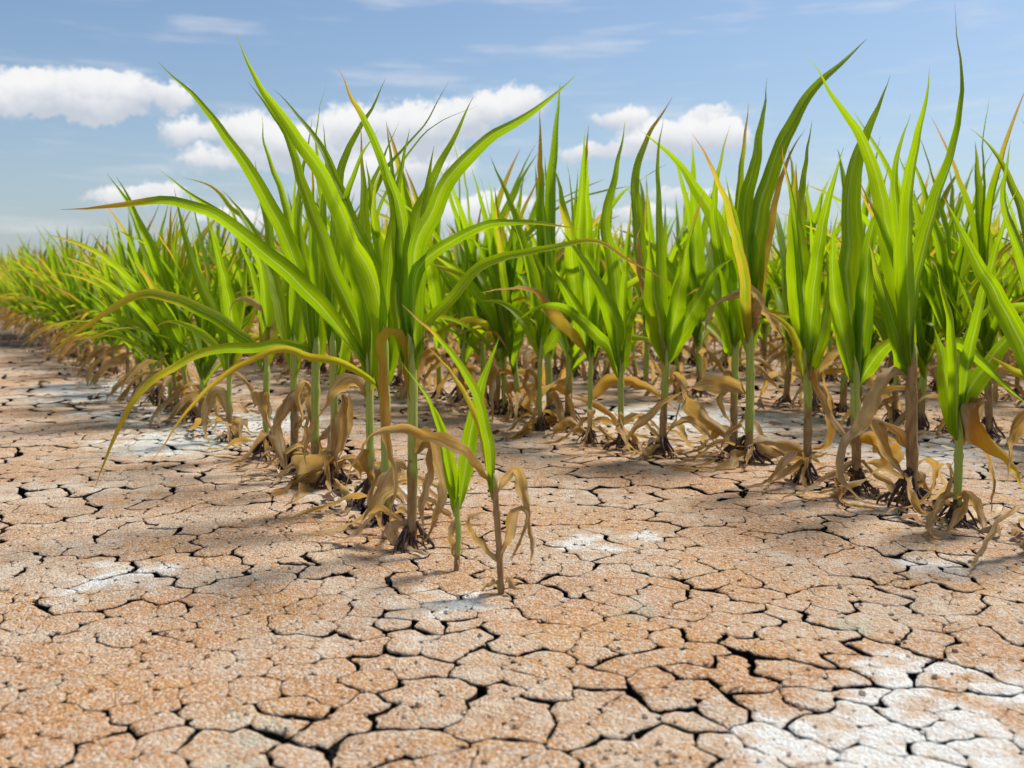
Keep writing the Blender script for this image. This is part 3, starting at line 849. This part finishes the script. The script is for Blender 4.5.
hero((1046, 549), (1046, 395), 'corn plant standing just past the right edge, only its blades in view', [
    ([1045, 402, 1030, 368, 1015, 332, 992, 286, 969, 246, 943, 197], 22, -.04, .05),
    ([1046, 400, 1044, 330, 1030, 240, 1000, 160, 970, 128], 18, .03, .15),
    ([1046, 400, 1040, 320, 1022, 250, 1004, 200, 1012, 140], 18, .05, .12),
    ([1046, 405, 1030, 380, 1010, 370, 985, 352], 12, .25, .6)], [
    ([1046, 420, 1030, 410, 1012, 440, 1008, 480], 10, .8, .95)], brown=.4, r=.010)


def pix3(px, py, Y):
    return [(px - CX) / FPX * Y, Y, CAM_H - (py - HY) / FPX * Y]


def build_hero(idx, base, top, label, blades, dryl, brown, r):
    rnd = random.Random(1000 + idx)
    r *= .66; brown *= .8 if brown < .9 else 1
    bx, by = ground_at(*base)
    e = link('corn_plant', None)
    e.location = (bx, by, 0); e.empty_display_size = .05
    tag(e, label, 'corn plant', 'corn plants of the two front rows')
    org = np.array((bx, by, 0.0))
    tp = np.array(pix3(top[0], top[1], by)) - org
    mid = tp * .5 + np.array((rnd.uniform(-.004, .004), rnd.uniform(-.004, .004), 0))
    up = tp + np.array((tp[0] * .25 + rnd.uniform(-.004, .004), rnd.uniform(-.004, .004), .032 if r > .0041 else .012))
    V, F, uv, dr, _ = stalk_geo([(0, 0, -.015), mid, tp, up], r, r, rnd, brown * tp[2] / up[2], rows=30, taper=tp[2] / up[2])
    link('stalk', mesh_from('stalk', V, F, M_STALK, uv=uv, dry=dr), e)
    if r > .0041:
        ro = link('root_tuft', ROOTS[idx % 6], e); ro.rotation_euler = (0, 0, rnd.uniform(0, 6)); ro.scale = (r / .0052,) * 3
    def spine(fl, dyv):
        P = [(fl[i], fl[i + 1]) for i in range(0, len(fl), 2)]
        d = [0]
        for a, b in zip(P, P[1:]): d.append(d[-1] + math.hypot(b[0] - a[0], b[1] - a[1]))
        out = []
        for (x, y), q in zip(P, d):
            Y = by + dyv * (q / d[-1]) ** 1.25 * d[-1] / FPX * by
            if y > HY + 8: Y = min(Y, CAM_H * FPX / (y - HY) * .995)
            out.append(np.array(pix3(x, y, Y)) - org)
        ax = (tp * (out[0][2] / tp[2]))[:2]; hd = out[-1][:2] - ax; hd = hd / (np.linalg.norm(hd) + 1e-9)
        out[0][:2] = ax + hd * r * .9
        return out
    for k, (fl, w, d0, d1, *onset) in enumerate(blades):
        dyv = rnd.uniform(.08, .42) * rnd.choice((-1, 1))
        f0 = rnd.uniform(-.55, .55)
        g = leaf_geo(spine(fl, dyv), (0.98 if idx < 10 else 1.14) * w / FPX * by / max(.82, math.cos(f0)), rnd, d0, d1, phi=(f0, f0 + rnd.uniform(-.8, .8)), cup=rnd.uniform(.28, .55), n=34, m=3,
                     on=onset[0] if onset else .72 if d1 > .25 else .4, ripple=rnd.uniform(.02, .09), base=min(.95, 2.9 * r / (1.12 * w / FPX * by)), tint=rnd.random() * .9)
        link('leaf', leaf_mesh('leaf', g), e)
    for k in range(1 if r > .0052 else 0):
        a = rnd.uniform(0, 6.28); lean = rnd.uniform(.05, .22); L = rnd.uniform(.27, .40); z = tp[2] * rnd.uniform(.92, 1.0)
        P = [(tp[0] + r * .8 * math.cos(a), tp[1] + r * .8 * math.sin(a), z)] + [(tp[0] + math.cos(a) * L * f * math.sin(lean) * (.5 + f), tp[1] + math.sin(a) * L * f * math.sin(lean) * (.5 + f), z + L * f * math.cos(lean)) for f in (.2, .45, .72, 1)]
        g = leaf_geo(P, rnd.uniform(.019, .030), rnd, rnd.uniform(-.04, .08), rnd.choice((.08, .15, .4, .7)), phi=(rnd.uniform(-1, 1), rnd.uniform(-1.4, 1.4)), cup=rnd.uniform(.3, .6), n=30, m=3, on=.7, ripple=.06, base=.6, tint=rnd.random())
        link('leaf', leaf_mesh('leaf', g), e)
    for k, (fl, w, d0, d1) in enumerate(dryl):
        g = leaf_geo(spine(fl, rnd.uniform(-.35, .1)), 2.1 * w / FPX * by, rnd, d0, d1, phi=(rnd.uniform(-.5, .5), rnd.uniform(-1.2, 1.2)), cup=rnd.uniform(.4, .9), n=30, m=3,
                     on=.2, ripple=.12, crumple=rnd.uniform(.55, .95), base=.55, floor=.003)
        link('dry_leaf', leaf_mesh('dry_leaf', g), e)
    for k in range(4 if r > .0052 else 0):
        a = rnd.uniform(0, 6.28); L = rnd.uniform(.09, .21); z = rnd.uniform(.025, .06); tw = rnd.uniform(-.7, .7)
        P = [(r * .8 * math.cos(a), r * .8 * math.sin(a), z), (.3 * L * math.cos(a), .3 * L * math.sin(a), z * rnd.uniform(.8, 1.4)), (.65 * L * math.cos(a + tw * .5), .65 * L * math.sin(a + tw * .5), .012),
             (L * math.cos(a + tw), L * math.sin(a + tw), .006)]
        g = leaf_geo(P, rnd.uniform(.014, .025), rnd, rnd.uniform(.72, 1), rnd.uniform(.8, 1), ref=(.2, .1, 1), phi=(0, rnd.uniform(-1.5, 1.5)), cup=rnd.uniform(.3, .9), n=22, m=3, on=.2, ripple=.12, crumple=.9, base=.5, floor=.003)
        link('dry_leaf', leaf_mesh('dry_leaf', g), e)
    return e


for i, h in enumerate(HEROES): build_hero(i, *h)


# ---- plants of the rows behind: blades shared from a small store of shapes, each blade still its own object
def spine_curve(L, a0, a1, p=1.6, n=12, side=0.0):
    x = z = y = 0.0; out = [(0, 0, 0)]
    for i in range(n):
        t = (i + .5) / n
        a = R(a0 + (a1 - a0) * t ** p)
        x += math.sin(a) * L / n; z += math.cos(a) * L / n; y = side * L * t * t
        out.append((x, y, z))
    return out


def store_geo(kind, rnd, n=20, m=2):
    if kind == 'whorl': sp = spine_curve(rnd.uniform(.34, .45), rnd.uniform(1, 6), rnd.uniform(10, 32), 1.5, side=rnd.uniform(-.12, .12)); W = rnd.uniform(.032, .046); d = (0, rnd.choice((.05, .1, .1, .2, .5)))
    elif kind == 'blade': sp = spine_curve(rnd.uniform(.32, .46), rnd.uniform(12, 22), rnd.uniform(38, 80), 1.7, side=rnd.uniform(-.2, .2)); W = rnd.uniform(.028, .042); d = (rnd.uniform(-.03, .16), rnd.choice((.1, .2, .3, .45, .75)))
    elif kind == 'arch': sp = spine_curve(rnd.uniform(.30, .44), rnd.uniform(20, 34), rnd.uniform(105, 150), 1.2, side=rnd.uniform(-.2, .2)); W = rnd.uniform(.022, .034); d = (rnd.uniform(.05, .2), rnd.uniform(.3, .8))
    else: sp = spine_curve(rnd.uniform(.16, .27), rnd.uniform(30, 60), rnd.uniform(165, 200), .55, side=rnd.uniform(-.3, .3)); W = rnd.uniform(.024, .038); d = (rnd.uniform(.5, .95), rnd.uniform(.75, 1.0))
    dryk = kind == 'dry'
    return leaf_geo(sp, W, rnd, d[0], d[1], ref=(1, 0, .25), phi=(rnd.uniform(-.3, .3), rnd.uniform(-.9, .9)), cup=rnd.uniform(.25, .6), n=n, m=m, on=.5 if not dryk else .1,
                    ripple=.06, crumple=.8 if dryk else 0, base=.6, tint=rnd.random() if dryk else .25 + .75 * rnd.random())


STORE = {k: [store_geo(k, random.Random(200 + 31 * i + len(k))) for i in range(c)] for k, c in (('whorl', 10), ('blade', 12), ('arch', 8), ('dry', 10))}
STORE_M = {k: [leaf_mesh('dry_leaf' if k == 'dry' else 'leaf', g) for g in v] for k, v in STORE.items()}
SIMPLE = {k: [store_geo(k, random.Random(200 + 31 * i + len(k)), 9, 1) for i in range(c)] for k, c in (('whorl', 8), ('blade', 8), ('arch', 6), ('dry', 6))}
FAR = {k: [store_geo(k, random.Random(200 + 31 * i + len(k)), 5, 1) for i in range(c)] for k, c in (('whorl', 6), ('blade', 6), ('arch', 4), ('dry', 4))}
STALKS = []
for i in range(6):
    rs = random.Random(400 + i); hgt = rs.uniform(.15, .19)
    V, F, uv, dr, _ = stalk_geo([(0, 0, -.015), (rs.uniform(-.004, .004), rs.uniform(-.004, .004), hgt * .5), (rs.uniform(-.008, .008), rs.uniform(-.008, .008), hgt + .06)], .0064, .0062, rs, rs.choice((.12, .2, .25, .35, .45)))
    STALKS.append((mesh_from('stalk', V, F, M_STALK, uv=uv, dry=dr), hgt, (V, F, uv, dr)))


def recipe(rnd, full=True):
    """(kind, azimuth, attach height fraction, extra lean) for each blade of a plant"""
    fan = rnd.uniform(0, math.pi * 2)
    out = []
    for j, k in enumerate(['whorl', 'whorl', 'whorl', 'whorl', 'blade', 'blade', 'blade', 'blade', rnd.choice(('arch', 'blade')), 'arch'] if full else ['whorl', 'whorl', 'blade', 'blade', 'blade']):
        out.append((k, fan + math.pi * (j % 2) + rnd.uniform(-.5, .5), .98 - .045 * j, rnd.uniform(-4, 8)))
    for j in range(rnd.choice((3, 4, 4)) if full else 2):
        out.append(('dry', fan + math.pi * (j % 2) + rnd.uniform(-.8, .8), rnd.uniform(.30, .72), 0))
    return out


def rows():
    spots = []
    rnd = random.Random(77)
    c, s_ = math.cos(R(30)), math.sin(R(30))
    for k in range(34):
        perp = .56 + .713 * k
        s = {0: 2.32, 1: 1.86}.get(k, -30 + 0.01 * k)
        while s < 48:
            s += rnd.uniform(.065, .12)
            if rnd.random() < .07: s += .1
            pj = rnd.uniform(-.03, .03)
            x = (perp + pj) * c - s * s_; y = (perp + pj) * s_ + s * c
            if y > 30 or y < .8: continue
            if x > .56 * y + .28 or x < -.55 * y - .30: continue
            if k == 1 and s < 1.86: continue
            spots.append((y, x, k, rnd.random()))
    spots.sort()
    return spots


SPOTS = rows()
NEAR, MIDN = 150, 278


def row_label(k, y, near):
    nth = ['front', 'second', 'third', 'fourth', 'fifth'][min(k, 4)]
    if near:
        if k == 0: return 'small corn plant farther along the front row, running off to the left edge'
        if k == 1: return 'corn plant in the second row, half hidden behind the front plants'
        return 'corn plant in the %s row back, seen between nearer stalks' % nth if k < 4 else 'corn plant in the rows beyond the fourth, seen between nearer stalks'
    return 'small distant corn plant in the %s row, merging into the green field' % nth if k < 4 else 'small distant corn plant beyond the fourth row, merging into the green field'


def near_label(k, c):
    o_ = ORD[min(c, 39)]
    if k == 0: return '%s corn plant along the front row behind the curled leaf scrap, towards the left edge' % o_
    if k == 1: return '%s corn plant along the second row beyond the soft green stem' % o_
    return '%s corn plant from the right edge in the %s row, seen between nearer stalks' % (o_, ORD[k])


def composed(rnd, store, full, with_stalk=True):
    """one plant as arrays: V, F, uv, dry, tint"""
    Vs = []; Fs = []; UVs = []; DR = []; TI = []; b = 0
    _, hg, (sV, sF, suv, sdr) = STALKS[rnd.randrange(6)]
    if with_stalk:
        ns = 10
        sel = [i * ns + k for i in (0, 6, 12, 17, 22) for k in (0, 2, 5, 7)]
        V = sV[sel]; F = np.array([(i * 4 + k, i * 4 + (k + 1) % 4, i * 4 + 4 + (k + 1) % 4, i * 4 + 4 + k) for i in range(4) for k in range(4)])
        Vs.append(V); Fs.append(F); UVs.append(suv[sel]); DR.append(np.clip(sdr[sel] * .9, .05, .95)); TI.append(np.full(len(V), .7)); b = len(V)
    for (kind, a, hf, lean) in recipe(rnd, full):
        V, F, uv, dr, ti = store[kind][rnd.randrange(len(store[kind]))]
        sc = rnd.uniform(.85, 1.12)
        M = np.array((Matrix.Rotation(a, 3, 'Z') @ Matrix.Rotation(R(lean), 3, 'Y')))
        Vs.append(V @ M.T * sc + np.array((0, 0, hg * hf))); Fs.append(F + b); UVs.append(uv); DR.append(dr); TI.append(np.clip(ti * .6 + rnd.uniform(.25, .55), 0, 1)); b += len(V)
    return [np.concatenate(q) for q in (Vs, Fs, UVs, DR, TI)]


rp = random.Random(99)
ORD = ['first', 'second', 'third', 'fourth', 'fifth', 'sixth', 'seventh', 'eighth', 'ninth', 'tenth', 'eleventh', 'twelfth', 'thirteenth', 'fourteenth', 'fifteenth', 'sixteenth',
       'seventeenth', 'eighteenth', 'nineteenth', 'twentieth', 'twenty-first', 'twenty-second', 'twenty-third', 'twenty-fourth', 'twenty-fifth', 'twenty-sixth', 'twenty-seventh',
       'twenty-eighth', 'twenty-ninth', 'thirtieth', 'thirty-first', 'thirty-second', 'thirty-third', 'thirty-fourth', 'thirty-fifth', 'thirty-sixth', 'thirty-seventh', 'thirty-eighth', 'thirty-ninth', 'fortieth']
COUNT = {}
for (y, x, k, q) in SPOTS[:NEAR]:
    COUNT[k] = COUNT.get(k, -1) + 1
    e = link('corn_plant', None)
    e.location = (x, y, 0); e.rotation_euler = (rp.gauss(0, .08), rp.gauss(0, .08), rp.uniform(0, 6.28))
    sc = rp.uniform(.85, 1.08) if k == 0 else rp.uniform(1.04, 1.34); e.scale = (sc,) * 3; e.empty_display_size = .05
    tag(e, near_label(k, COUNT[k]), 'corn plant', row_label(k, y, True).replace('corn plant', 'corn plants', 1))
    me, hg, _ = STALKS[rp.randrange(6)]
    link('stalk', me, e)
    ro = link('root_tuft', ROOTS[rp.randrange(6)], e); ro.rotation_euler = (0, 0, rp.uniform(0, 6))
    for (kind, a, hf, lean) in recipe(rp):
        o = link('dry_leaf' if kind == 'dry' else 'leaf', STORE_M[kind][rp.randrange(len(STORE_M[kind]))], e)
        o.location = (0, 0, hg * hf); o.rotation_euler = (0, R(lean), a); o.scale = (rp.uniform(.85, 1.1),) * 3
MIDM = []
for i in range(14):
    V, F, uv, dr, ti = composed(random.Random(600 + i), SIMPLE, True)
    MIDM.append(mesh_from('corn_plant', V, F, M_LEAF, uv=uv, dry=dr, tint=ti))
for (y, x, k, q) in SPOTS[NEAR:MIDN]:
    o = link('corn_plant', MIDM[rp.randrange(14)])
    o.location = (x, y, 0); o.rotation_euler = (rp.uniform(-.08, .08), rp.uniform(-.08, .08), rp.uniform(0, 6.28)); o.scale = (rp.uniform(.9, 1.1) if k == 0 else rp.uniform(.98, 1.25),) * 3
    tag(o, row_label(k, y, False), 'corn plant', row_label(k, y, False).replace('corn plant', 'corn plants', 1))
TA = [composed(random.Random(700 + i), SIMPLE, True) for i in range(10)]
TB = [composed(random.Random(800 + i), FAR, False) for i in range(8)]
acc = [[], [], [], [], []]; b = 0
for (y, x, k, q) in SPOTS[MIDN:]:
    if y > 16 and q < .3: continue
    V, F, uv, dr, ti = (TA if y < 9 else TB)[rp.randrange(8)]
    a = rp.uniform(0, 6.28); sc = rp.uniform(.9, 1.2)
    M = np.array(Matrix.Rotation(a, 3, 'Z') @ Matrix.Rotation(rp.uniform(-.08, .08), 3, 'X'))
    for L_, v in zip(acc, (V @ M.T * sc + np.array((x, y, 0)), F + b, uv, dr, np.clip(ti + rp.uniform(-.2, .2), 0, 1))): L_.append(v)
    b += len(V)
V, F, uv, dr, ti = [np.concatenate(q) for q in acc]
fo = link('corn_field', mesh_from('corn_field', V, F, M_LEAF, uv=uv, dry=dr, tint=ti))
tag(fo, 'dense mass of green corn filling the field to the horizon', 'corn field', kind='stuff')


# ------------------------------------------------------------------ leaf litter and soil crumbs between the rows
def build_litter():
    rnd = random.Random(31)
    V = []; F = []; TI = []
    for (y, x, sg) in [(q[0], q[1], .11) for q in SPOTS] + [(ground_at(*h[0])[1] + .02, ground_at(*h[0])[0], .035) for h in HEROES[3:]]:
        if y > 7: continue
        for _ in range(13 if y < 4 else 7):
            px_, py_ = x + rnd.gauss(0, sg), y + rnd.gauss(0, sg)
            a = rnd.uniform(0, 6.28); L = rnd.uniform(.015, .075) * (1 if sg > .1 else .7); W = rnd.uniform(.002, .008); tv = rnd.random() ** 1.3
            ca, sa = math.cos(a), math.sin(a); b = len(V)
            bow = rnd.uniform(.0, .35); curl = rnd.uniform(-1.5, 1.5)
            for i in range(5):
                s = i / 4; w = W * math.sin(math.pi * (.12 + .8 * s)); lx = (s - .5) * L; ly = curl * L * .25 * s * s
                z = .004 + bow * L * math.sin(math.pi * s) * .6 + rnd.uniform(0, .003)
                for u in (-1, 1):
                    V.append((px_ + lx * ca - (ly + u * w) * sa, py_ + lx * sa + (ly + u * w) * ca, z + u * w * rnd.uniform(-.8, .8) + .003)); TI.append(tv)
            F += [(b + 2 * i, b + 2 * i + 1, b + 2 * i + 3, b + 2 * i + 2) for i in range(4)]
    o = link('leaf_litter', mesh_from('leaf_litter', V, F, M_LITTER, tint=TI))
    tag(o, 'brown scraps of dead leaf strewn on the soil between the rows', 'leaf litter', kind='stuff')


build_litter()


def build_crumbs():
    rnd = random.Random(8)
    V = []; F = []
    for _ in range(2600):
        y = .55 + 2.6 * rnd.random() ** 1.5; x = rnd.uniform(-.6, .6) * y
        if n01(Vector((x * 6, y * 6, 2))) < .42 and rnd.random() < .8: continue
        r = rnd.choice((.0007, .0009, .0012, .0012, .0018, .0026)) * rnd.uniform(.8, 1.3)
        b = len(V); a0 = rnd.uniform(0, 6)
        z0 = 0.0050 * noise.noise(Vector((x * 4, y * 4, 0))) + 0.0018 * noise.noise(Vector((x * 21, y * 21, 5)))
        for (zz, rr) in ((-.3, .8), (.45, 1.0), (1.0, .55)):
            for k in range(5):
                a = a0 + 6.283 * k / 5; q = r * rr * rnd.uniform(.7, 1.25)
                V.append((x + q * math.cos(a), y + q * math.sin(a), z0 + r * zz * rnd.uniform(.8, 1.2)))
        F += [(b + i * 5 + k, b + i * 5 + (k + 1) % 5, b + i * 5 + 5 + (k + 1) % 5, b + i * 5 + 5 + k) for i in range(2) for k in range(5)] + [tuple(b + 10 + k for k in range(5))]
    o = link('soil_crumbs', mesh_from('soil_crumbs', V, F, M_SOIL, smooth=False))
    tag(o, 'loose crumbs of crust scattered on the cracked soil', 'soil crumbs', kind='stuff')


build_crumbs()
